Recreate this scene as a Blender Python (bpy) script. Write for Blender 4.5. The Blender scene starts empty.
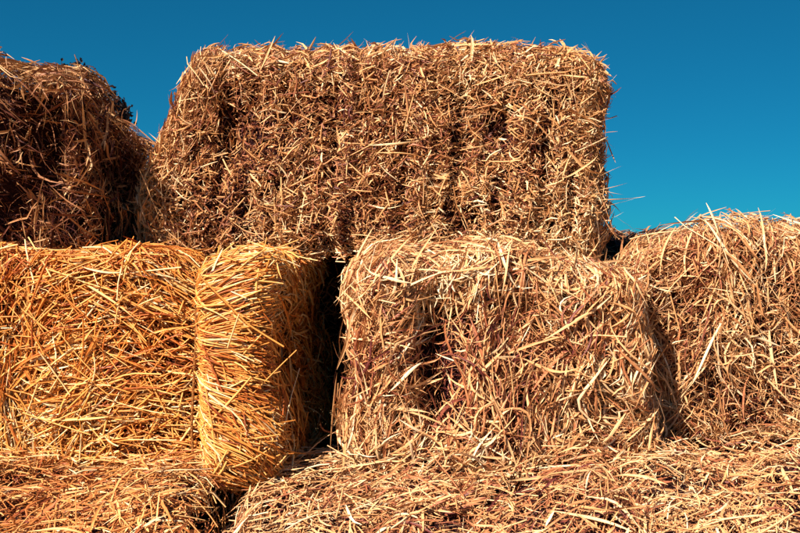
import bpy, math, random
import numpy as np

R = math.radians
scene = bpy.context.scene
col = scene.collection
rng = np.random.default_rng(7)
random.seed(7)

# ------------------------------------------------------------------ camera, sky, sun, exposure
EYE = 0.86
F_PX = 1111.0                      # focal length in pixels of an 800 px wide frame (50 mm)
cam_d = bpy.data.cameras.new('camera')
cam_d.lens = 50.0
cam_d.sensor_width = 36.0
cam_d.clip_start = 0.02
cam_d.clip_end = 6000
cam = bpy.data.objects.new('camera', cam_d)
col.objects.link(cam)
cam.location = (0, 0, EYE)
cam.rotation_euler = (R(90 - 1.47), 0, 0)
scene.camera = cam

SUN_EL, SUN_AZ = 43.0, 41.0        # azimuth: degrees to the left of straight behind the camera
world = bpy.data.worlds.new('World')
scene.world = world
world.use_nodes = True
wn = world.node_tree
bg = wn.nodes['Background']
sky = wn.nodes.new('ShaderNodeTexSky')
sky.sky_type = 'NISHITA'
sky.sun_disc = False
sky.sun_elevation = R(SUN_EL)
sky.sun_rotation = R(180 + SUN_AZ)
sky.altitude = 3500
sky.air_density = 0.85
sky.dust_density = 0.0
sky.ozone_density = 3.0
tint = wn.nodes.new('ShaderNodeMix')
tint.data_type = 'RGBA'
tint.blend_type = 'MULTIPLY'
tint.inputs['Factor'].default_value = 1.0
tint.inputs['B'].default_value = (0.045, 0.72, 1.0, 1)
gam = wn.nodes.new('ShaderNodeGamma')
gam.inputs['Gamma'].default_value = 0.72
wn.links.new(sky.outputs['Color'], gam.inputs['Color'])
wn.links.new(gam.outputs['Color'], tint.inputs['A'])
wn.links.new(tint.outputs['Result'], bg.inputs['Color'])
bg.inputs['Strength'].default_value = 0.054

sun_d = bpy.data.lights.new('sun', 'SUN')
sun_d.energy = 5.0
sun_d.angle = R(0.5)
sun_d.color = (1.0, 0.86, 0.70)
sun = bpy.data.objects.new('sun', sun_d)
col.objects.link(sun)
sun.rotation_euler = (R(90 - SUN_EL), 0, R(-SUN_AZ))

vs = scene.view_settings
vs.view_transform = 'Standard'
vs.look = 'None'
vs.exposure = 0.95
vs.gamma = 1.0
vs.use_curve_mapping = False
scene.cycles.max_bounces = 6
scene.cycles.diffuse_bounces = 2


def px(x, y, d):
    """photo pixel at distance d -> world point"""
    return np.array([(x - 400) / F_PX * d, d, EYE - (y - 238) / F_PX * d])


# ------------------------------------------------------------------ helpers
def tag(o, label=None, cat=None, group=None, kind=None):
    if label: o['label'] = label
    if cat: o['category'] = cat
    if group: o['group'] = group
    if kind: o['kind'] = kind
    return o


class Noise:
    """smooth lattice noise in -1..1"""
    def __init__(self, seed):
        self.g = np.random.default_rng(seed).uniform(-1, 1, (24, 24, 24))

    def __call__(self, p, scale):
        q = np.asarray(p) * scale + 100.0
        i = np.floor(q).astype(int)
        f = q - i
        f = f * f * (3 - 2 * f)
        r = 0
        for dx in (0, 1):
            for dy in (0, 1):
                for dz in (0, 1):
                    w = (np.where(dx, f[:, 0], 1 - f[:, 0]) * np.where(dy, f[:, 1], 1 - f[:, 1])
                         * np.where(dz, f[:, 2], 1 - f[:, 2]))
                    r = r + w * self.g[(i[:, 0] + dx) % 24, (i[:, 1] + dy) % 24, (i[:, 2] + dz) % 24]
        return r


def norm(v):
    return v / np.maximum(np.linalg.norm(v, axis=-1, keepdims=True), 1e-9)


def mesh_from(name, V, Q, rnd=None, smooth=True):
    me = bpy.data.meshes.new(name)
    V = np.ascontiguousarray(V, dtype=np.float32)
    Q = np.ascontiguousarray(Q, dtype=np.int32)
    me.vertices.add(len(V))
    me.vertices.foreach_set('co', V.ravel())
    me.loops.add(Q.size)
    me.loops.foreach_set('vertex_index', Q.ravel())
    me.polygons.add(len(Q))
    me.polygons.foreach_set('loop_start', np.arange(0, Q.size, 4, dtype=np.int32))
    me.polygons.foreach_set('loop_total', np.full(len(Q), 4, dtype=np.int32))
    me.polygons.foreach_set('use_smooth', np.full(len(Q), smooth, dtype=bool))
    if rnd is not None:
        a = me.attributes.new('rnd', 'FLOAT', 'POINT')
        a.data.foreach_set('value', np.ascontiguousarray(rnd, dtype=np.float32))
    me.update(calc_edges=True)
    return me


# ------------------------------------------------------------------ materials
def ramp_node(nt, stops):
    r = nt.nodes.new('ShaderNodeValToRGB')
    e = r.color_ramp.elements
    while len(e) < len(stops): e.new(0.5)
    for k, (p, c) in enumerate(stops):
        e[k].position = p
        e[k].color = (*c, 1)
    return r


def straw_material(name, stops, single=False, rough=0.48, trans=0.05):
    m = bpy.data.materials.new(name)
    m.use_nodes = True
    nt = m.node_tree
    pb = nt.nodes['Principled BSDF']
    out = nt.nodes['Material Output']
    if single:
        src = nt.nodes.new('ShaderNodeObjectInfo').outputs['Random']
        sc = nt.nodes.new('ShaderNodeMath'); sc.operation = 'MULTIPLY_ADD'
        sc.inputs[1].default_value = 0.55; sc.inputs[2].default_value = 0.42
        nt.links.new(src, sc.inputs[0]); src = sc.outputs[0]
    else:
        at = nt.nodes.new('ShaderNodeAttribute'); at.attribute_name = 'rnd'
        src = at.outputs['Fac']
    tc = nt.nodes.new('ShaderNodeTexCoord')
    nz = nt.nodes.new('ShaderNodeTexNoise')
    nz.inputs['Scale'].default_value = 130
    nz.inputs['Detail'].default_value = 3
    nt.links.new(tc.outputs['Object'], nz.inputs['Vector'])
    ad = nt.nodes.new('ShaderNodeMath'); ad.operation = 'MULTIPLY_ADD'
    ad.inputs[1].default_value = 0.42
    nt.links.new(nz.outputs['Fac'], ad.inputs[0])
    sub = nt.nodes.new('ShaderNodeMath'); sub.operation = 'SUBTRACT'
    sub.inputs[1].default_value = 0.21
    nt.links.new(src, sub.inputs[0])
    nt.links.new(sub.outputs[0], ad.inputs[2])
    rp = ramp_node(nt, stops)
    nt.links.new(ad.outputs[0], rp.inputs['Fac'])
    nt.links.new(rp.outputs['Color'], pb.inputs['Base Color'])
    pb.inputs['Roughness'].default_value = rough
    pb.inputs['Specular IOR Level'].default_value = 0.35
    tr = nt.nodes.new('ShaderNodeBsdfTranslucent')
    mx = nt.nodes.new('ShaderNodeMixShader')
    mx.inputs['Fac'].default_value = trans
    nt.links.new(rp.outputs['Color'], tr.inputs['Color'])
    nt.links.new(pb.outputs['BSDF'], mx.inputs[1])
    nt.links.new(tr.outputs['BSDF'], mx.inputs[2])
    nt.links.new(mx.outputs['Shader'], out.inputs['Surface'])
    return m


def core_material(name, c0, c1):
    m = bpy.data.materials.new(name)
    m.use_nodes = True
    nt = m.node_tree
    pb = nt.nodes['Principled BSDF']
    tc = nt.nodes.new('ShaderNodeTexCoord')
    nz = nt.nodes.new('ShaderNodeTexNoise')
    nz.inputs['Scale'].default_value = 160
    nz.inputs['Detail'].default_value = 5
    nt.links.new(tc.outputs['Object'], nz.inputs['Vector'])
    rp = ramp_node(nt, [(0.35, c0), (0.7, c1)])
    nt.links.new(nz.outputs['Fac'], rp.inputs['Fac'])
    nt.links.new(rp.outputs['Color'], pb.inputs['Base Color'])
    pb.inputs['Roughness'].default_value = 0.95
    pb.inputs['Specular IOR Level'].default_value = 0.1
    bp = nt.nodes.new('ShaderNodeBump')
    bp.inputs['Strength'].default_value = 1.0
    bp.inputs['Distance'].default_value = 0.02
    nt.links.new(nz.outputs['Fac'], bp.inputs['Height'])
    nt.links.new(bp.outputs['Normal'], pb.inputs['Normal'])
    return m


GOLD = [(0.0, (0.16, 0.026, 0.014)), (0.28, (0.52, 0.130, 0.022)), (0.6, (0.78, 0.31, 0.060)),  # low stops of the straw palettes tinted maroon to imitate shadow colour
        (0.85, (0.86, 0.49, 0.155)), (1.0, (0.90, 0.70, 0.42))]
AMBER = [(0.0, (0.14, 0.026, 0.016)), (0.28, (0.42, 0.118, 0.032)), (0.6, (0.70, 0.295, 0.085)),
         (0.85, (0.82, 0.48, 0.19)), (1.0, (0.88, 0.67, 0.40))]
TAN = [(0.0, (0.14, 0.028, 0.027)), (0.28, (0.41, 0.135, 0.058)), (0.6, (0.70, 0.365, 0.152)),
       (0.85, (0.82, 0.53, 0.28)), (1.0, (0.88, 0.70, 0.47))]
BROWN = [(0.0, (0.10, 0.022, 0.023)), (0.3, (0.34, 0.112, 0.052)), (0.6, (0.66, 0.330, 0.128)),
         (0.85, (0.80, 0.49, 0.235)), (1.0, (0.87, 0.67, 0.42))]
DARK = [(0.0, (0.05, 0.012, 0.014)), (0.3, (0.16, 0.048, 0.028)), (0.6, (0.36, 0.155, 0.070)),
        (0.85, (0.58, 0.32, 0.14)), (1.0, (0.76, 0.50, 0.27))]  # straw palette darkened to carry shade on the upper left and back bales
MATS = {}
for nm, st in (('gold', GOLD), ('amber', AMBER), ('tan', TAN), ('brown', BROWN), ('dark', DARK)):
    MATS[nm] = (straw_material('straw_' + nm, st), straw_material('straw_single_' + nm, st, True))
CORE = core_material('packed_straw_core', (0.022, 0.006, 0.011), (0.065, 0.022, 0.020))  # near-black purple paints the shade of the gaps between straws


# ------------------------------------------------------------------ straw geometry (many at once)
def straw_arrays(P, D, N, L, W, segs, kind, curl, bow, twist, taper, kink=None, follow=None):
    """P centre, D direction, N outward normal (all n x 3). Returns V (n*m x 3), Q quads."""
    n = len(P)
    D = norm(D)
    S = norm(np.cross(D, N))
    U = norm(np.cross(S, D))
    t = np.linspace(-0.5, 0.5, segs + 1)
    T = t[None, :]
    C = (P[:, None, :] + D[:, None, :] * (L[:, None] * T)[..., None]
         + S[:, None, :] * ((curl * L)[:, None] * (T * T - 0.08) + (0.35 * curl * L)[:, None] * np.sin(T * 5.0 + curl[:, None] * 20) * 0.25)[..., None]
         - U[:, None, :] * ((bow * L)[:, None] * (T * T - 0.08))[..., None])
    if kink is not None:
        kk = np.maximum(T - kink[:, 0:1], 0)
        C = C + (S[:, None, :] * (kink[:, 1:2] * L[:, None] * kk)[..., None]
                 + U[:, None, :] * (kink[:, 2:3] * L[:, None] * kk)[..., None])
    if follow is not None:
        C = follow(C.reshape(-1, 3)).reshape(C.shape)
    Tg = norm(np.gradient(C, axis=1))
    ang = twist[:, None] * T + twist[:, None] * 0.37 * 5
    Sb = norm(np.cross(Tg, np.broadcast_to(N[:, None, :], Tg.shape)) + 1e-5)
    Ub = norm(np.cross(Sb, Tg))
    ca, sa = np.cos(ang)[..., None], np.sin(ang)[..., None]
    S2 = Sb * ca + Ub * sa
    U2 = -Sb * sa + Ub * ca
    if kind == 'stem':
        prof = np.clip(1.0 - taper * np.abs(T) * 0.6, 0.2, 1)
        w = (W[:, None] * 0.5 * prof)[..., None]
        ring = np.stack([C + S2 * w, C + U2 * w * 0.75, C - S2 * w, C - U2 * w * 0.75], axis=2)
        m = 4
        closed = True
    elif kind == 'blade':
        prof = np.clip(1.0 - (np.abs(T) * 2) ** 2.2 * taper, 0.08, 1)
        w = (W[:, None] * 0.5 * prof)[..., None]
        ring = np.stack([C + S2 * w + U2 * w * 0.35, C - U2 * w * 0.25, C - S2 * w + U2 * w * 0.35], axis=2)
        m = 3
        closed = False
    V = ring.reshape(-1, 3)
    base = (np.arange(n) * (segs + 1) * m)[:, None, None]
    si = (np.arange(segs) * m)[None, :, None]
    k = np.arange(m if closed else m - 1)[None, None, :]
    k2 = (k + 1) % m
    a = base + si + k; b = base + si + k2
    Q = np.stack([a, b, b + m, a + m], axis=-1).reshape(-1, 4)
    return V, Q, (segs + 1) * m


# single straw shapes shared by all hand-placed straws, lying along X, facing Z, unit length
def single_mesh(kind, i):
    r = np.random.default_rng(100 + i)
    L = np.array([1.0])
    if kind == 'stem':
        V, Q, k = straw_arrays(np.zeros((1, 3)), np.array([[1., 0, 0]]), np.array([[0, 0, 1.]]), L,
                               np.array([r.uniform(.024, .036)]), 5, 'stem', np.array([r.normal(0, .05)]),
                               np.array([r.normal(.05, .08)]), np.array([0.]), .3,
                               np.array([[r.uniform(-.2, .4), r.normal(0, .5) * (r.random() < .4), r.normal(0, .3) * (r.random() < .4)]]))
    else:
        V, Q, k = straw_arrays(np.zeros((1, 3)), np.array([[1., 0, 0]]), np.array([[0, 0, 1.]]), L,
                               np.array([r.uniform(.036, .070)]), 9, 'blade', np.array([np.clip(r.normal(0, .4), -.6, .6)]),
                               np.array([r.uniform(-.1, .25)]), np.array([r.normal(0, 1.6)]), .9)
    return mesh_from('straw_' + kind, V, Q)


STEM_MESH = [single_mesh('stem', i) for i in range(12)]
BLADE_MESH = [single_mesh('blade', 50 + i) for i in range(16)]


# ------------------------------------------------------------------ bales
class Bale:
    def __init__(self, loc, size, rot, radius, seed, mat, lump=.012, lump_scale=7, ribs=None, deform=None, pinch=None, voids=()):
        self.voids, self.flakes, self.focus = voids, None, None
        self.h = np.array(size) / 2
        self.r = radius
        self.nz = Noise(seed)
        self.nz2 = Noise(seed + 1)
        self.rng = np.random.default_rng(seed)
        self.lump, self.ls, self.ribs, self.pinch = lump, lump_scale, ribs, pinch
        self.deform = deform
        self.mat = mat
        self.root = bpy.data.objects.new('straw_bale', None)
        self.root.empty_display_size = 0.1
        col.objects.link(self.root)
        self.root.location = loc
        self.root.rotation_euler = rot
        self.V, self.Q, self.rnd, self.nv = [], [], [], 0

    # local frame: origin at the base centre, x right, y away, z up
    def round(self, q):
        inner = np.clip(q, -(self.h - self.r), self.h - self.r)
        N = norm(q - inner)
        return inner + N * self.r, N

    def disp(self, P, N, fine=True):
        d = 0
        for vx, vz, rx, rz, st in self.voids:
            d = d - .028 * st * np.exp(-((P[:, 0] - vx) / rx) ** 2 - ((P[:, 2] + self.h[2] - vz) / rz) ** 2) * (N[:, 1] < -.4)
        if self.flakes is not None:
            d = d + np.interp(P[:, 0], self.flakes[0], self.flakes[1]) * (N[:, 1] < -.3)
        d = d + self.lump * (self.nz(P, self.ls) + .55 * self.nz2(P, self.ls * 2.7) + .3 * self.nz(P, self.ls * 6.1))
        if self.ribs is not None and fine:
            fade = np.clip(.85 + .7 * self.nz(P * [1, .3, 1] + 4.2, 6), .15, 1.35)
            for x0, dep, w in self.ribs:
                xx = P[:, 0] - x0 - .012 * self.nz2(P * [0, 1, 1], 9)
                d = d - dep * fade * np.exp(-(xx / w) ** 2) * (np.abs(N[:, 0]) < .6)
        if self.pinch is not None:
            for x0, dep, w in self.pinch:
                d = d - dep * np.exp(-np.abs((P[:, 0] - x0) / w) ** 1.3) * (np.abs(N[:, 0]) < .6)
                u = (P[:, 0] - x0) / .07
                d = d + .6 * dep * np.tanh(u * 4) * np.exp(-u * u) * (N[:, 1] < -.4)
        return d

    def finish(self, P):
        P = P + [0, 0, self.h[2]]
        if self.deform is not None: P = self.deform(P)
        return P

    def surf(self, q):
        """bulged surface point (before the bale's own deformation) and outward normal"""
        P, N = self.round(q)
        return P + N * self.disp(P, N)[:, None], N

    def core(self, inset=.022, res=.028):
        b = []
        faces = []
        h = self.h
        verts = {}
        nx, ny, nzz = [max(6, int(2 * s / res)) for s in h]
        V = []; Q = []
        def grid(ax, sign, na, nb, a1, a2):
            off = len(V)
            for j in range(nb + 1):
                for i in range(na + 1):
                    p = [0, 0, 0]
                    p[ax] = sign * h[ax]
                    p[a1] = (2 * i / na - 1) * h[a1]
                    p[a2] = (2 * j / nb - 1) * h[a2]
                    V.append(p)
            for j in range(nb):
                for i in range(na):
                    a = off + j * (na + 1) + i
                    f = [a, a + 1, a + na + 2, a + na + 1]
                    Q.append(f if sign > 0 else f[::-1])
        grid(2, 1, nx, ny, 0, 1); grid(2, -1, nx, ny, 0, 1)
        grid(1, -1, nx, nzz, 0, 2); grid(1, 1, nx, nzz, 0, 2)
        grid(0, 1, ny, nzz, 1, 2); grid(0, -1, ny, nzz, 1, 2)
        V = np.array(V, float)
        P, N = self.round(V)
        dd = self.disp(P, N, False) - inset
        P = self.finish(P + N * dd[:, None])
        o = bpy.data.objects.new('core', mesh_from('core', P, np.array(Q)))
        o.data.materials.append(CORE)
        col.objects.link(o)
        o.parent = self.root
        return o

    def sample(self, n, faces, dens=None, full=False):
        """faces: dict of face -> weight, times area"""
        h = self.h
        area = {'front': h[0] * h[2], 'back': h[0] * h[2], 'top': h[0] * h[1], 'bottom': h[0] * h[1], 'left': h[1] * h[2], 'right': h[1] * h[2]}
        ks = list(faces)
        w = np.array([area[k] * faces[k] for k in ks]); w /= w.sum()
        m = int(n * 1.0)
        c = self.rng.choice(len(ks), m, p=w)
        q = self.rng.uniform(-1, 1, (m, 3)) * h
        for i, k in enumerate(ks):
            s = c == i
            ax, sg = {'front': (1, -1), 'back': (1, 1), 'top': (2, 1), 'bottom': (2, -1), 'left': (0, -1), 'right': (0, 1)}[k]
            q[s, ax] = sg * h[ax]
        if self.focus is not None:                 # thinner straw where other bales cover it or far outside the view
            q = q[self.rng.random(len(q)) < self.focus(q)]
        for vx, vz, rx, rz, st in (() if full else self.voids):      # hollows where the straw has fallen out
            g = np.exp(-((q[:, 0] - vx) / rx) ** 4 - ((q[:, 2] + h[2] - vz) / rz) ** 4) * (q[:, 1] < -h[1] + 1e-6)
            q = q[self.rng.random(len(q)) > st * g]
        m = len(q)
        if dens is not None:
            nzv = self.nz2(q + 3.3, dens[0]) + .6 * self.nz(q + 1.7, dens[0] * 2.3)
            keep = self.rng.random(m) < np.clip(.62 + dens[1] * nzv, .04, 1)
            q = q[keep]
        return q

    def frame(self, N):
        ref = np.where((np.abs(N[:, 0]) > .8)[:, None], np.array([0, 1., 0]) * np.sign(N[:, :1] + 1e-9), np.array([1., 0, 0]))
        e1 = norm(ref - N * np.sum(ref * N, 1, keepdims=True))
        return e1, np.cross(N, e1)

    def dirs(self, P, N, angle, spread, swirl, tilt, extra=0, extra_tilt=0):
        r = self.rng
        n = len(P)
        e1, e2 = self.frame(N)
        a = angle(P + [0, 0, self.h[2]], N) if callable(angle) else np.full(n, R(angle))
        a = a + swirl * self.nz(P + 7.7, 5.0) * 1.6 + r.normal(0, 1, n) * spread + extra
        D = e1 * np.cos(a)[:, None] + e2 * np.sin(a)[:, None]
        tl = r.normal(tilt[0], tilt[1], n) + extra_tilt
        return norm(D + N * tl[:, None])

    def hug(self, limit, k):
        def f(c):
            inner = np.clip(c, -(self.h - self.r), self.h - self.r)
            v = c - inner
            ln = np.linalg.norm(v, axis=1, keepdims=True)
            N = v / np.maximum(ln, 1e-6)
            d = ln - self.r - self.disp(inner + N * self.r, N)[:, None]
            over = np.maximum(d - limit, 0) * (ln > 1e-4)
            return c - N * over * k
        return f

    def layer(self, n, faces, length, width, angle=0, spread=.5, swirl=.4, tilt=(0, .12), depth=(-.025, .006),
              kind='blade', segs=5, curl=.25, bow=.15, twist=1.0, taper=.85, tone=(.55, .2), dens=None, hug=.9, limit=.012,
              kinks=.15, clump=0, csize=.03, split=None, where=None, full=False):
        """n straws; with clump > 1 they grow in tufts of that size that share direction, bend and depth"""
        r = self.rng
        if clump > 1:
            cq = self.sample(n // clump, faces, dens, full)
            if where is not None:
                cq = cq[where(cq)]
            idx = np.repeat(np.arange(len(cq)), clump)
            q = cq[idx] + r.normal(0, csize, (len(idx), 3))
            # keep the member on the face its tuft sits on
            onf = np.abs(np.abs(cq[idx]) - self.h) < 1e-9
            q = np.where(onf, cq[idx], np.clip(q, -self.h, self.h))
            nc = len(cq)
            c_ang, c_curl, c_bow = r.normal(0, spread, nc)[idx], r.normal(0, curl, nc)[idx], r.normal(bow * .5, bow, nc)[idx]
            c_dep, c_tilt = r.uniform(-.5, .5, nc)[idx], r.normal(0, tilt[1], nc)[idx]
            c_tone = r.normal(0, tone[1] * .5, nc)[idx]
            own = .30
        else:
            q = self.sample(n, faces, dens, full)
            c_ang = c_curl = c_bow = c_dep = c_tilt = c_tone = 0
            own = 1.0
        if where is not None and clump < 2:
            q = q[where(q)]
        m = len(q)
        P, N = self.surf(q)
        st = r.bit_generator.state
        D = self.dirs(P, N, angle, spread * own, swirl, (tilt[0], tilt[1] * own), c_ang, c_tilt)
        L = r.uniform(0, 1, m) ** 1.5 * (length[1] - length[0]) + length[0]
        if split is not None:
            for x0 in split:
                dx = q[:, 0] - x0
                ext = np.abs(D[:, 0]) * L * .5 * .94
                hit = (np.abs(dx) < ext) & (np.abs(N[:, 0]) < .7)
                q[hit, 0] = x0 + np.where(dx[hit] < 0, -1, 1) * ext[hit]
            P, N = self.surf(np.clip(q, -self.h, self.h))
            D = norm(D - N * np.sum(D * N, 1, keepdims=True) * .6)
        dp = np.clip(r.uniform(0, 1, m) ** .8 * (1 if clump < 2 else .6) + (c_dep * .6 + .2 if clump > 1 else 0), 0, 1.1)
        P = P + N * (depth[0] + (depth[1] - depth[0]) * dp)[:, None]
        W = r.uniform(width[0], width[1], m)
        kink = np.stack([r.uniform(-.3, .4, m), r.normal(0, .9, m) * (r.random(m) < kinks), r.normal(0, .5, m) * (r.random(m) < kinks)], 1)
        fl = self.hug(limit, hug) if hug > 0 else None
        V, Q, k = straw_arrays(P, D, N, L, W, segs, kind, c_curl + r.normal(0, curl * own, m), c_bow + r.normal(bow * .5 if clump < 2 else 0, bow * own, m),
                               r.normal(0, twist, m), taper, kink, fl)
        rn = np.clip(tone[0] + c_tone + tone[1] * r.normal(0, 1, m) + .15 * self.nz2(P + 5.1, 8) + .13 * self.nz(P + 2.3, 3.5), 0, 1)
        self.V.append(V); self.Q.append(Q + self.nv); self.rnd.append(np.repeat(rn, k))
        self.nv += len(V)

    def dressing(self, faces, deep, dust, hair, angle=60, split=None):
        """packed straw deep in the gaps, crumbs of chaff, and hair-thin fibres"""
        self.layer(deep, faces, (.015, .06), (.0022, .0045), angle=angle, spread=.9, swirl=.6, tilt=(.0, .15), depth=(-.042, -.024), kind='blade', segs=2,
                   tone=(.24, .16), hug=.8, limit=-.018, full=True, split=split)  # low tone darkens this deep straw, painted shade for the hollows
        self.layer(dust, faces, (.003, .011), (.0012, .0034), angle=angle, spread=2, tilt=(.1, .7), depth=(-.022, .004), kind='blade', segs=1, curl=0, bow=0,
                   tone=(.56, .26), hug=0, kinks=0, taper=.3)
        self.layer(hair, faces, (.02, .09), (.0008, .0016), angle=angle, spread=1.2, swirl=.6, tilt=(.12, .25), depth=(-.012, .008), kind='blade', segs=4, curl=.6, bow=.3,
                   tone=(.66, .2), hug=.5, split=split)

    def close(self, name='loose_straw'):
        me = mesh_from(name, self.finish(np.concatenate(self.V)), np.concatenate(self.Q), np.concatenate(self.rnd))
        me.materials.append(MATS[self.mat][0])
        o = bpy.data.objects.new(name, me)
        col.objects.link(o)
        o.parent = self.root
        o['kind'] = 'stuff'
        return o

    def single(self, P, D, N, L, kind=None, w=1.0):
        from mathutils import Matrix
        r = self.rng
        if kind is None: kind = 'blade' if r.random() < .5 else 'stem'
        me = (BLADE_MESH if kind == 'blade' else STEM_MESH)[r.integers(0, 16 if kind == 'blade' else 12)]
        D = D / np.linalg.norm(D)
        S = np.cross(N, D); S /= np.linalg.norm(S)
        U = np.cross(D, S)
        o = bpy.data.objects.new('straw', me)
        col.objects.link(o)
        o.parent = self.root
        wr = w * .1 / L if L > .1 else w
        M = Matrix(((D[0] * L, S[0] * L * wr, U[0] * L * wr, P[0]), (D[1] * L, S[1] * L * wr, U[1] * L * wr, P[1]),
                    (D[2] * L, S[2] * L * wr, U[2] * L * wr, P[2]), (0, 0, 0, 1)))
        M4 = M
        o.matrix_basis = M4
        if not me.materials: me.materials.append(None)
        o.material_slots[0].link = 'OBJECT'
        o.material_slots[0].material = MATS[self.mat][1]
        return o

    def singles(self, n, faces, length, angle=0, spread=.5, swirl=.4, tilt=(.05, .15), depth=(.002, .012), stem=.5, w=1.0, split=()):
        r = self.rng
        q = self.sample(n, faces)
        for x0 in split:
            q = q[np.abs(q[:, 0] - x0) > .05]
        P, N = self.surf(q)
        D = self.dirs(P, N, angle, spread, swirl, tilt)
        P = self.finish(P)
        for i in range(len(P)):
            L = r.uniform(*length)
            self.single(P[i] + N[i] * r.uniform(*depth), D[i], N[i], L, 'stem' if r.random() < stem else 'blade', w * r.uniform(.8, 1.2))


def wisp(b, p0, p1, d, kind='blade', w=1.0, toward=(0, -1, .3)):
    """a single straw between two photo pixels at distance d, kept as part of bale b"""
    from mathutils import Matrix, Euler
    M = (Matrix.Translation(b.root.location) @ Euler(b.root.rotation_euler).to_matrix().to_4x4()).inverted()
    Ml = np.array(M)
    A, B = px(*p0, d), px(*p1, d - .01)
    A = (Ml @ np.append(A, 1))[:3]; B = (Ml @ np.append(B, 1))[:3]
    b.single((A + B) / 2, B - A, np.array(toward, float), float(np.linalg.norm(B - A)), kind, w)


def top_fray(b, n, faces, length, mat=None):
    """straws that stand out of the top edge against the sky"""
    b.layer(n, faces, length, (.0022, .005), spread=1.6, swirl=.3, tilt=(.55, .5), depth=(-.02, .005), kind='blade', hug=0, curl=.35, tone=(.62, .2))
    b.layer(n, faces, (.025, .08), (.0007, .0014), spread=1.6, swirl=.3, tilt=(.35, .4), depth=(-.01, .005), kind='blade', hug=0, curl=.8, bow=.5, tone=(.7, .2))


ALLF = {'front': 1, 'top': 1, 'left': .8, 'right': .8, 'back': .25}

# ---------------- upper bale against the sky: short chopped straw in upright flakes
def deform_big(P):
    P = P.copy()
    x, z = P[:, 0].copy(), P[:, 2].copy()
    P[:, 0] += -.025 * (1 - z / .42) * np.clip(-x / .4, 0, 1) + .010 * (z / .42 - .5)
    P[:, 2] += .007 * np.sin(x * 7) - .012 * np.clip((x - .25) / .2, 0, 1)
    lf = np.clip((-x - .33) / .15, 0, 1)
    P[:, 0] += lf * (.055 * np.clip((z - .2) / .22, 0, 1) - .022 * np.exp(-((z - .17) / .12) ** 2))
    P[:, 2] -= .016 * lf * np.clip((z - .2) / .2, 0, 1)
    return P

big = Bale((-.042, 2.53, .785), (.955, .46, .480), (0, R(.9), R(-2)), .085, 11, 'brown', lump=.013, lump_scale=11,
           ribs=[(-.325, .022, .010), (-.268, .018, .008), (-.205, .018, .008), (-.15, .014, .008), (-.095, .024, .009), (-.055, .022, .008), (0., .014, .007),
                 (.052, .026, .010), (.104, .016, .008), (.156, .026, .010), (.205, .014, .007), (.249, .024, .010), (.300, .016, .008), (.342, .026, .010), (.404, .022, .009)], deform=deform_big,
           voids=[(v, z_, .010, h_, .7) for v, z_, h_ in ((-.325, .26, .10), (-.268, .16, .07), (-.095, .28, .08), (-.055, .12, .06), (.052, .2, .12), (.156, .24, .12), (.249, .14, .08), (.342, .26, .10), (.404, .2, .1))] + [(-.09, .05, .04, .03, .85), (.17, .1, .03, .04, .8), (-.30, .3, .03, .06, .7), (.24, .31, .03, .04, .7)])
rb_ = [-.48] + [x[0] for x in big.ribs] + [.48]
fo = big.rng.uniform(-.005, .007, len(rb_) - 1)
big.flakes = (sorted([x + e for x in rb_[1:-1] for e in (-.008, .008)]), np.repeat(fo, 2)[1:-1])
fang = big.rng.normal(.9, .8, len(rb_) - 1)
def ang_big(P, N):
    return fang[np.clip(np.searchsorted(rb_, P[:, 0]) - 1, 0, len(fang) - 1)]
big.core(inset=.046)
big.focus = lambda q: np.where((q[:, 2] > .2) & (q[:, 1] > .05), .5, 1.0)
FB = {'front': 1.35, 'top': .6, 'left': 1, 'right': .7, 'back': .1}
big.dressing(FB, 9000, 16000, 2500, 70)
big.layer(34000, FB, (.006, .026), (.0016, .0042), angle=ang_big, spread=.9, swirl=.4, tilt=(.2, .55), depth=(-.026, .002), kind='blade', segs=2,
          curl=.3, tone=(.50, .24), dens=(14, .6), hug=.5, limit=.008, taper=.4)
big.layer(9000, FB, (.010, .035), (.0018, .0036), angle=ang_big, spread=.8, swirl=.4, tilt=(.2, .5), depth=(-.022, .004), kind='stem', segs=1,
          curl=0, tone=(.56, .24), dens=(12, .6), hug=.4, taper=0)
big.layer(15000, FB, (.012, .045), (.0020, .0050), angle=ang_big, spread=1.0, swirl=.6, tilt=(.12, .35), depth=(-.020, .005), kind='blade', segs=3,
          curl=.35, tone=(.66, .25), dens=(10, .75), hug=.6, limit=.010, clump=5, csize=.018, taper=.6)
big.layer(1800, FB, (.02, .07), (.0025, .005), angle=45, spread=1.4, swirl=.8, tilt=(.1, .25), depth=(-.012, .008), kind='stem', segs=3,
          curl=.15, tone=(.62, .2), dens=(8, .6), hug=.6)
big.layer(3600, {'top': 1, 'left': 2.4, 'right': .5}, (.03, .11), (.003, .007), angle=60, spread=1.2, swirl=.8, tilt=(.15, .28), depth=(-.014, .008), kind='blade',
          curl=.4, tone=(.62, .2), clump=4, hug=.5)
top_fray(big, 950, {"top": 1, "right": .4, "left": .5}, (.02, .085))
big.close()
big.singles(150, {'front': 1, 'top': .5, 'left': .6}, (.035, .10), angle=60, spread=1.4, tilt=(.1, .25), stem=.4, w=1.05)
big.singles(60, {'top': 1, 'left': .7, 'right': .5}, (.04, .11), angle=0, spread=1.6, tilt=(.5, .4), stem=.4, w=.7)

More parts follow.
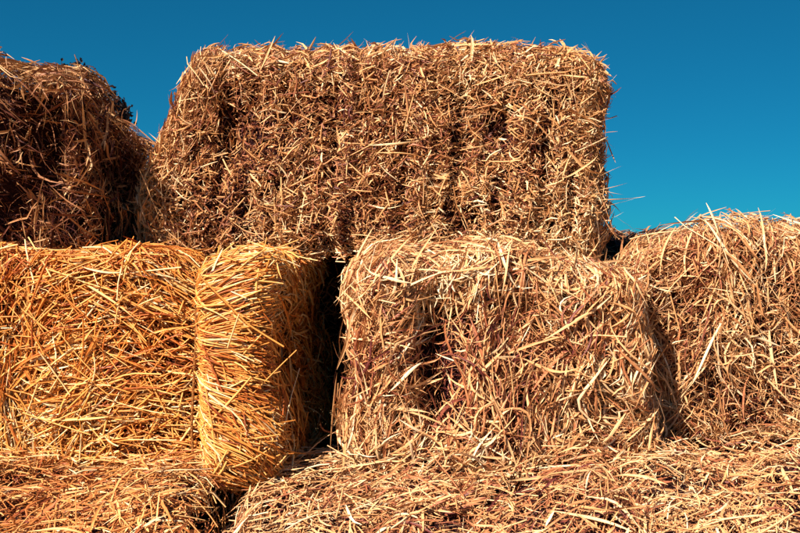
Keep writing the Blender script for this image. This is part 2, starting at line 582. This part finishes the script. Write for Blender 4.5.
for p0, p1, w in [((604, 122), (618, 117), .5), ((606, 190), (628, 183), .45), ((606, 200), (645, 197), .5), ((612, 206), (634, 199), .4), ((603, 135), (617, 131), .6), ((608, 175), (622, 166), .4),
                  ((610, 215), (619, 240), .4), ((604, 180), (616, 240), .35), ((611, 190), (624, 195), .4)]:
    wisp(big, (p0[0] - 9, p0[1] + 1), p1, 2.29, 'blade', w)
for p0, p1, w in [((370, 147), (424, 140), 1.3), ((376, 151), (428, 158), 1.2), ((400, 158), (378, 140), .9), ((200, 66), (216, 96), 1.3), ((203, 50), (232, 47), 1.0), ((140, 170), (158, 214), .8), ((404, 70), (408, 120), .7)]:
    wisp(big, p0, p1, 2.27, 'blade', w)

# ---------------- upper left bale, its end in shade; dark palette and low tones paint more of it
def deform_ul(P):
    P = P.copy()
    z = P[:, 2] / .4
    P[:, 1] -= .17 * (z - .5) * (P[:, 1] < 0) * np.clip(-P[:, 1] / .2, 0, 1)
    P[:, 2] -= (.085 * np.clip((P[:, 1] + .15) / .3, 0, 1) + .035 * np.clip((P[:, 0] - .25) / .2, 0, 1)) * z
    return P

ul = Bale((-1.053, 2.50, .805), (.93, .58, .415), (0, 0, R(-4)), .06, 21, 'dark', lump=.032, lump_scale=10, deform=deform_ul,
          voids=[(.36, .22, .05, .10, .75), (.27, .12, .05, .07, .7), (.41, .09, .04, .06, .6), (.25, .3, .05, .05, .6)])
ul.focus = lambda q: np.where(q[:, 0] < .08, .3, 1.0)
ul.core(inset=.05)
FU = {'front': 1.1, 'top': 1, 'right': .9, 'back': .1}
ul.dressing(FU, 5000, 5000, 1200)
ul.layer(14000, FU, (.008, .04), (.002, .006), angle=60, spread=1.3, swirl=.7, tilt=(.2, .5), depth=(-.036, .0), kind='blade', segs=3, tone=(.36, .24), dens=(11, .9), hug=.5, clump=4, csize=.02)
ul.layer(3200, FU, (.03, .12), (.0025, .006), angle=45, spread=1.3, swirl=.8, tilt=(.1, .28), depth=(-.02, .008), kind='blade', curl=.45, tone=(.44, .26), dens=(9, .9), hug=.5, clump=4)
ul.layer(2000, {'top': 1, 'front': .25}, (.03, .12), (.003, .006), angle=10, spread=1.0, tilt=(.12, .2), depth=(-.01, .008), kind='blade', tone=(.66, .18), hug=.6)
top_fray(ul, 200, {'top': 1}, (.02, .06))
ul.close()
ul.singles(90, {'front': 1, 'top': .7, 'right': .6}, (.04, .14), angle=60, spread=1.3, tilt=(.1, .2), stem=.4, w=.95)

# ---------------- golden bale on the left, tied by twine
TIE = .385
TIE2 = TIE - .33
def ang_gold(P, N):
    # straws run sideways and fan away from the tie
    x = P[:, 0]; z = P[:, 2]
    dx = x - TIE
    front = N[:, 1] < -.4
    a = np.where(dx > 0, -(0.06 + .9 * np.clip((.31 - z) / .31, 0, 1)), .15 * np.sin(x * 14) - .2 * np.clip((.2 - z) / .2, 0, 1))
    a = np.where((dx > 0) & (z > .3), .2, a)
    a = np.where(x < TIE2 + .02, 1.0 + .5 * np.sin(x * 18 + z * 6), a)
    return np.where(front, a, np.where(np.abs(N[:, 0]) > .6, -.6, .1))

def deform_gold(P):
    P = P.copy()
    z = P[:, 2] / .43
    dx = P[:, 0] - TIE
    P[:, 0] += .04 * np.clip((P[:, 0] - .42) / .08, 0, 1) * np.clip(z - .6, 0, 1) / .4
    P[:, 0] += np.where(P[:, 0] > .3, .05 * (1 - z) * np.clip((P[:, 0] - .3) / .15, 0, 1), 0)
    P[:, 1] -= np.where((dx > 0) & (P[:, 1] < 0), .035 * (1 - z) + .012, 0)
    P[:, 2] -= .035 * np.exp(-(dx / .05) ** 2) * z ** 3
    P[:, 1] -= np.where((dx < 0) & (dx > -.1) & (P[:, 1] < 0), .045 * (1 - z) * (1 + dx / .1), 0)
    return P

gold = Bale((-.740, 2.425, .405), (1.02, .54, .430), (0, 0, R(-8)), .045, 31, 'gold', lump=.014, lump_scale=8, deform=deform_gold,
            pinch=[(TIE, .065, .024), (TIE2, .014, .05)])
gold.core(inset=.038)
gold.focus = lambda q: np.where((q[:, 0] < -.2) | ((q[:, 2] > .2) & (q[:, 1] > .05)), .3, 1.0)
FG = {'front': 1.4, 'top': .9, 'right': 1.0, 'back': .05, 'left': .05}
SP = [TIE]
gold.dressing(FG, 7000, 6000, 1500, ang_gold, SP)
gold.layer(9500, FG, (.02, .08), (.0022, .005), angle=ang_gold, spread=.6, swirl=.3, tilt=(.08, .28), depth=(-.03, -.002), kind='blade', segs=3, tone=(.42, .22), hug=.7, split=SP, dens=(10, .7))
gold.layer(9500, FG, (.04, .14), (.0024, .0044), angle=ang_gold, spread=.46, swirl=.4, tilt=(.04, .15), depth=(-.022, .006), kind='stem', segs=4, curl=.06, bow=.06, tone=(.6, .22), dens=(9, .7), kinks=.12, clump=3, hug=.75, split=SP)
gold.layer(3200, FG, (.05, .16), (.0028, .0056), angle=ang_gold, spread=.45, swirl=.3, tilt=(.04, .16), depth=(-.012, .009), kind='blade', segs=6, curl=.22, twist=.7, tone=(.66, .2), dens=(8, .6), clump=3, hug=.7, split=SP)
gold.layer(1500, {'front': 1, 'top': 1.3}, (.05, .16), (.003, .005), angle=20, spread=1.2, swirl=.3, tilt=(.06, .16), depth=(-.004, .012), kind='stem', segs=4, curl=.08, tone=(.64, .2), hug=.5, split=[TIE])
LOBE = lambda q: (q[:, 0] > TIE + .005) & (q[:, 1] < 0)
gold.layer(9000, {'front': 1}, (.05, .11), (.0026, .0046), angle=ang_gold, spread=.2, swirl=.1, tilt=(.02, .09), depth=(-.010, .010), kind='stem', segs=4, curl=.06, bow=.05, tone=(.57, .24), kinks=.08, hug=.7, split=[TIE], where=LOBE)
top_fray(gold, 420, {'top': 1, 'front': .25}, (.03, .12))
gold.close()
gold.singles(180, {'front': 1, 'top': .6, 'right': .3}, (.06, .17), angle=ang_gold, spread=.5, tilt=(.05, .12), stem=.7, split=[TIE])
gold.singles(50, {'front': 1, 'top': .7}, (.08, .2), angle=50, spread=.9, tilt=(.06, .12), stem=.8, split=[TIE])

# ---------------- centre bale: long curled blades
def deform_mid(P):
    P = P.copy()
    z = P[:, 2] / .42
    P[:, 0] *= 1 + .025 * (1 - z)
    P[:, 0] += np.where(P[:, 0] > .1, .03 * np.clip(1 - z, 0, 1) ** 2 * np.clip((P[:, 0] - .1) / .2, 0, 1), 0)
    P[:, 1] -= .018 * np.sin(P[:, 0] * 11 + 1 + 5 * P[:, 2]) * np.clip(-P[:, 1] / .15, 0, 1)
    P[:, 2] += .012 * np.cos(P[:, 0] * 6) - .02 * np.clip((P[:, 0] - .1) / .2, 0, 1) * z
    fr = np.clip(-P[:, 1] / .15, 0, 1)
    P[:, 1] -= .05 * (1 - z) ** 2 * fr
    P[:, 1] += .055 * np.exp(-((P[:, 0] + .13) / .04) ** 2 - ((P[:, 2] - .2) / .15) ** 2) * fr
    P[:, 1] += .012 * np.exp(-((P[:, 0] - .06) / .06) ** 2 - ((P[:, 2] - .26) / .05) ** 2) * fr
    return P

def ang_mid(P, N):
    x, z = P[:, 0], P[:, 2]
    front = N[:, 1] < -.5
    a = np.where(x < -.12, 1.25, np.where(x > .14, 2.2, .9)) + .6 * np.sin(x * 17 + z * 9)
    return np.where(front, a, .3)

mid = Bale((.188, 2.365, .405), (.56, .52, .42), (0, 0, R(1)), .075, 41, 'tan', lump=.032, lump_scale=9, deform=deform_mid,
           voids=[(-.11, .21, .045, .12, .85), (.05, .29, .08, .035, .45), (.20, .17, .04, .08, .7), (.02, .12, .06, .05, .7), (.13, .09, .04, .04, .7), (-.2, .1, .03, .06, .5)])
mid.core(inset=.044)
mid.focus = lambda q: np.where((q[:, 2] > .2) & (q[:, 1] > .08), .3, 1.0)
FM = {'front': 1.35, 'top': .8, 'left': 1, 'right': .9, 'back': .05}
mid.dressing(FM, 6000, 6000, 2500, ang_mid)
mid.layer(7500, FM, (.015, .07), (.0018, .0044), angle=ang_mid, spread=1.0, swirl=.6, tilt=(.12, .4), depth=(-.042, -.006), kind='blade', segs=3, curl=.4, tone=(.42, .26), hug=.5, dens=(10, .8), clump=8, csize=.025)
mid.layer(7500, FM, (.035, .12), (.0024, .0056), angle=ang_mid, spread=.8, swirl=.7, tilt=(.10, .25), depth=(-.03, .008), kind='blade', segs=6, curl=.6, bow=.4, twist=1.6, tone=(.60, .26), dens=(9, .85), hug=.5, clump=10, csize=.026)
mid.layer(2600, FM, (.03, .11), (.0018, .0036), angle=ang_mid, spread=.9, swirl=.7, tilt=(.08, .22), depth=(-.02, .008), kind='stem', segs=3, curl=.12, tone=(.6, .22), dens=(9, .8), hug=.5, clump=3, kinks=.3)
mid.layer(2300, FM, (.05, .16), (.003, .0066), angle=ang_mid, spread=.9, swirl=.7, tilt=(.08, .2), depth=(-.012, .012), kind='blade', segs=8, curl=.7, bow=.4, twist=1.8, tone=(.70, .22), dens=(8, .8), hug=.45, clump=4)
mid.layer(2400, {'top': 1, 'front': .12}, (.03, .12), (.003, .006), angle=15, spread=.9, tilt=(.08, .2), depth=(-.01, .008), kind='blade', segs=5, curl=.4, tone=(.66, .18), hug=.6)
mid.layer(1000, {'front': 1, 'left': .4, 'right': .4}, (.07, .19), (.0026, .006), angle=84, spread=.3, swirl=.35, tilt=(.02, .1), depth=(-.008, .012), kind='blade', segs=8, curl=.65, bow=.3,
          twist=1.4, tone=(.58, .24), hug=.6, clump=6, csize=.024, where=lambda q: q[:, 2] > -.12)
top_fray(mid, 200, {'top': 1, 'right': .3, 'left': .3}, (.03, .09))
mid.close()
mid.singles(220, {'front': 1, 'top': .4, 'left': .3, 'right': .3}, (.06, .17), angle=ang_mid, spread=.9, swirl=.7, tilt=(.1, .16), stem=.12, w=1.0)

# ---------------- right bale, set back
def deform_right(P):
    P = P.copy()
    z = P[:, 2] / .47
    P[:, 2] += (-.03 * np.clip((P[:, 0] - .0) / .4, 0, 1) - .05 * np.clip((-P[:, 0] - .32) / .14, 0, 1) - .10 * np.clip((P[:, 1] + .14) / .25, 0, 1)) * z
    P[:, 0] += .02 * (1 - z) * np.clip((-P[:, 0] - .2) / .2, 0, 1)
    return P

def ang_right(P, N):
    x, z = P[:, 0], P[:, 2]
    front = N[:, 1] < -.5
    a = np.where(x < -.15, 1.9 + .5 * np.sin(x * 21), 2.55) + .5 * np.sin(z * 13)
    return np.where(front, a, .2)

right = Bale((.905, 2.475, .425), (.94, .50, .470), (0, 0, R(3)), .085, 51, 'tan', lump=.022, lump_scale=8, deform=deform_right)
right.core(inset=.038)
right.focus = lambda q: np.where((q[:, 0] > .12) | ((q[:, 2] > .2) & (q[:, 1] > .1)), .3, 1.0)
FR = {'front': 1.35, 'top': .7, 'left': .9, 'back': .05}
right.dressing(FR, 6000, 13000, 2500, ang_right)
right.layer(15000, FR, (.01, .045), (.0018, .0042), angle=ang_right, spread=1.0, swirl=.5, tilt=(.15, .4), depth=(-.030, .0), kind='blade', segs=3, tone=(.52, .18), hug=.6, curl=.35, dens=(10, .35))
right.layer(6500, FR, (.025, .10), (.0022, .0048), angle=ang_right, spread=.75, swirl=.6, tilt=(.08, .22), depth=(-.020, .006), kind='blade', segs=5, curl=.45, tone=(.60, .2), dens=(9, .5), clump=8, csize=.026, hug=.5)
right.layer(1300, FR, (.06, .18), (.0026, .0052), angle=ang_right, spread=.5, swirl=.5, tilt=(.05, .14), depth=(-.01, .008), kind='blade', segs=6, curl=.4, tone=(.66, .2), dens=(8, .6), clump=3, hug=.6)
top_fray(right, 260, {'top': 1, 'left': .2}, (.03, .09))
right.close()
right.singles(170, {'front': 1, 'top': .4, 'left': .2}, (.05, .17), angle=ang_right, spread=.65, tilt=(.08, .16), stem=.35, w=.95)

# ---------------- bottom row, ends towards the camera
def bottom(loc, size, rotz, seed, mat, sing, deform=None, angle=10, side=0):
    b = Bale(loc, size, (0, 0, R(rotz)), .04, seed, mat, lump=.034, lump_scale=8, deform=deform)
    b.core(inset=.034)
    b.focus = lambda q: np.where((q[:, 1] > 0) | (q[:, 0] * side > .16), .15, 1.0)
    F = {'front': 1.0, 'top': 1.2, 'left': .3, 'right': .3}
    b.dressing(F, 5000, 12000, 1800, angle)
    b.layer(14000, F, (.008, .045), (.0016, .0042), angle=angle, spread=1.2, swirl=.6, tilt=(.1, .35), depth=(-.024, .006), kind='blade', segs=3, tone=(.52, .24), hug=.5, curl=.35)
    b.layer(6500, F, (.025, .10), (.0022, .0050), angle=angle, spread=1.1, swirl=.8, tilt=(.10, .26), depth=(-.018, .016), kind='blade', segs=5, curl=.5, tone=(.62, .22), dens=(9, .8), clump=7, csize=.024, hug=.35)
    b.layer(1500, F, (.03, .12), (.0020, .0040), angle=angle, spread=1.0, swirl=.6, tilt=(.07, .18), depth=(-.008, .014), kind='stem', segs=3, curl=.1, tone=(.66, .2), hug=.4, kinks=.3)
    b.close()
    b.singles(sing, {'front': .7, 'top': 1}, (.05, .15), angle=angle, spread=.9, tilt=(.08, .14), stem=.5)
    return b

def sag(P):
    P = P.copy()
    P[:, 2] -= .10 * np.clip((-P[:, 1] - .22) / .30, 0, 1) ** 1.4 * P[:, 2] / .43
    return P

def slope(P):
    P = P.copy()
    P[:, 2] += .035 * np.clip((P[:, 0] + .1) / .4, -1, 1) * P[:, 2] / .43
    return sag(P)

bl = bottom((-.66, 2.20, 0), (.68, 1.06, .425), -2, 61, 'amber', 170, angle=-15, deform=sag, side=-1)
bm_ = bottom((.045, 2.24, 0), (.70, 1.10, .425), 1, 71, 'tan', 190, angle=15, deform=slope)
br = bottom((.74, 2.25, 0), (.70, 1.14, .445), 0, 81, 'tan', 160, angle=25, deform=sag, side=1)

# ---------------- back row: the shaded bales that close the gaps
def back_bale(loc, size, rz, seed, label):
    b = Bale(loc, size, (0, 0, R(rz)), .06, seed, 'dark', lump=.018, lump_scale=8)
    b.core(inset=.026)
    b.layer(5000, {'front': 1, 'top': .6, 'left': .3, 'right': .3}, (.02, .10), (.0026, .006), angle=60, spread=1.2, tilt=(.1, .25), depth=(-.02, .006),
            kind='blade', segs=4, curl=.4, tone=(.5, .22), hug=.6, clump=3)
    b.close()
    b.singles(30, {'front': 1, 'top': .4}, (.06, .15), angle=60, spread=1.2, tilt=(.1, .2), stem=.4)
    tag(b.root, label, 'straw bale', 'stacked straw bales')

back_bale((-.12, 2.90, .41), (1.0, .50, .452), 2, 91, 'shaded bale glimpsed in the dark gap between the golden and the shaggy bale')
back_bale((.90, 3.18, .41), (1.0, .50, .462), -2, 93, 'shaded bale behind the dark gap between the shaggy bale and the right edge bale')

# ---------------- labels
G = 'stacked straw bales'
tag(big.root, 'wide brown bale of short chopped straw on top of the stack, against the sky', 'straw bale', G)
tag(ul.root, 'dark bale at the upper left with its right end in deep shade', 'straw bale', G)
tag(gold.root, 'bright golden bale tied with twine at the left of the middle row', 'straw bale', G)
tag(mid.root, 'shaggy tan bale of long curled straw under the middle of the top bale', 'straw bale', G)
tag(right.root, 'tan bale at the right edge, set back, with sky directly above it', 'straw bale', G)
tag(bl.root, 'low golden bale in the bottom row beneath the twine-tied bale', 'straw bale', G)
tag(bm_.root, 'low tan bale in the bottom row beneath the shaggy curled-straw bale', 'straw bale', G)
tag(br.root, 'low tan bale at the bottom right corner, beneath the set-back bale', 'straw bale', G)

# ---------------- twine round the golden bale
def twine(b, x0, ph):
    n = 120
    h = b.h
    a = np.linspace(0, 2 * math.pi, n, endpoint=False)
    q = np.stack([np.full(n, x0) + .006 * np.sin(a * 3 + ph), np.cos(a) * 2, np.sin(a) * 2], 1)
    s = np.minimum(h[1] / np.maximum(np.abs(q[:, 1]), 1e-6), h[2] / np.maximum(np.abs(q[:, 2]), 1e-6))
    q[:, 1] *= s; q[:, 2] *= s
    P, N = b.surf(q)
    P = b.finish(P + N * .044)
    T = norm(np.roll(P, -1, 0) - np.roll(P, 1, 0))
    S = norm(np.cross(T, N)); U = np.cross(S, T)
    V = []
    for k in range(6):
        an = k * math.pi / 3
        V.append(P + (S * math.cos(an) + U * math.sin(an)) * .0027)
    V = np.stack(V, 1).reshape(-1, 3)
    Q = []
    for i in range(n):
        for k in range(6):
            j = (i + 1) % n; k2 = (k + 1) % 6
            Q.append([i * 6 + k, i * 6 + k2, j * 6 + k2, j * 6 + k])
    o = bpy.data.objects.new('twine', mesh_from('twine', V, np.array(Q)))
    m = core_material('twine_fibre', (0.30, 0.11, 0.03), (0.45, 0.2, 0.06))
    o.data.materials.append(m)
    col.objects.link(o); o.parent = b.root

twine(gold, TIE - .006, 0.)

# ------------------------------------------------------------------ ground
def ground():
    n = 90
    e = np.linspace(-1, 1, n)
    e = np.sign(e) * np.abs(e) ** 4 * 3000
    X, Y = np.meshgrid(e, e)
    Z = np.zeros_like(X) - .004
    V = np.stack([X, Y + 2.3, Z], -1).reshape(-1, 3)
    Q = [[j * n + i, j * n + i + 1, (j + 1) * n + i + 1, (j + 1) * n + i] for j in range(n - 1) for i in range(n - 1)]
    o = bpy.data.objects.new('ground', mesh_from('ground', V, np.array(Q)))
    m = core_material('dry_field', (0.16, 0.09, 0.04), (0.34, 0.21, 0.10))
    m.node_tree.nodes['Noise Texture'].inputs['Scale'].default_value = 6
    o.data.materials.append(m)
    col.objects.link(o)
    tag(o, kind='structure')

ground()

# ------------------------------------------------------------------ dark tree far behind the upper left bale
def tree():
    r = np.random.default_rng(5)
    D = 26.0
    base = np.array([(62 - 400) / F_PX * D, D, 0.])
    root = bpy.data.objects.new('tree', None); col.objects.link(root); root.location = base
    bark = core_material('bark', (0.05, 0.035, 0.025), (0.10, 0.07, 0.05))
    def tube(p, q, ra, rb, V, Q, sides=7):
        p, q = np.array(p, float), np.array(q, float)
        T = norm((q - p)[None])[0]
        S = norm(np.cross(T, [0.3, 1, .1])[None])[0]; U = np.cross(S, T)
        o = len(V)
        for c, rr in ((p, ra), (q, rb)):
            for k in range(sides):
                a = 2 * math.pi * k / sides
                V.append(c + (S * math.cos(a) + U * math.sin(a)) * rr)
        for k in range(sides):
            k2 = (k + 1) % sides
            Q.append([o + k, o + k2, o + sides + k2, o + sides + k])
    V, Q = [], []
    tube((0, 0, -.05), (.05, 0, 1.3), .17, .13, V, Q); tube((.05, 0, 1.3), (0, .1, 2.5), .13, .08, V, Q); tube((0, .1, 2.5), (.1, 0, 4.0), .08, .02, V, Q)
    tips = []
    for i in range(16):
        z = r.uniform(1.2, 3.6); a = r.uniform(0, 6.28)
        l = r.uniform(.7, 1.5) * (1.15 - abs(z - 2.4) / 3)
        e = (math.cos(a) * l, math.sin(a) * l, z + r.uniform(.2, .8))
        tube((.03, .03, z), e, .05, .012, V, Q, 5)
        tips.append(e)
    o = bpy.data.objects.new('trunk', mesh_from('trunk', np.array(V), np.array(Q)))
    o.data.materials.append(bark); col.objects.link(o); o.parent = root
    # crown of leaf clumps
    n = 22000
    cl = [np.array(t) for t in tips] + [np.array([r.normal(0, .7), r.normal(0, .7), r.uniform(2.2, 4.3)]) for _ in range(30)] + [np.array([(a - 63) * D / F_PX, r.normal(0, .3), EYE + (238 - b) * D / F_PX - .32]) for a, b in ((72, 66), (82, 66), (88, 72), (96, 80), (104, 88), (112, 94), (118, 100), (60, 66), (100, 100), (90, 90))]
    wgt = np.array([1.] * (len(cl) - 10) + [3.] * 10); c = np.array(cl)[r.choice(len(cl), n, p=wgt / wgt.sum())]
    P = c + r.normal(0, .13, (n, 3))
    Nn = norm(r.normal(0, 1, (n, 3)))
    Dd = norm(np.cross(Nn, norm(r.normal(0, 1, (n, 3)))))
    Vv, Qq, k = straw_arrays(P, Dd, Nn, r.uniform(.08, .16, n), r.uniform(.06, .10, n), 2, 'blade', r.normal(0, .1, n), r.normal(0, .2, n), np.zeros(n), .9)
    me = mesh_from('crown', Vv, Qq, np.repeat(r.uniform(0, 1, n), k))
    m = straw_material('dark_leaf', [(0., (0.012, 0.010, 0.016)), (1., (0.05, 0.035, 0.04))], rough=.6, trans=.1)
    me.materials.append(m)
    o = bpy.data.objects.new('crown', me); col.objects.link(o); o.parent = root
    tag(root, 'dark leafy tree just showing behind the upper left bale', 'tree')

tree()
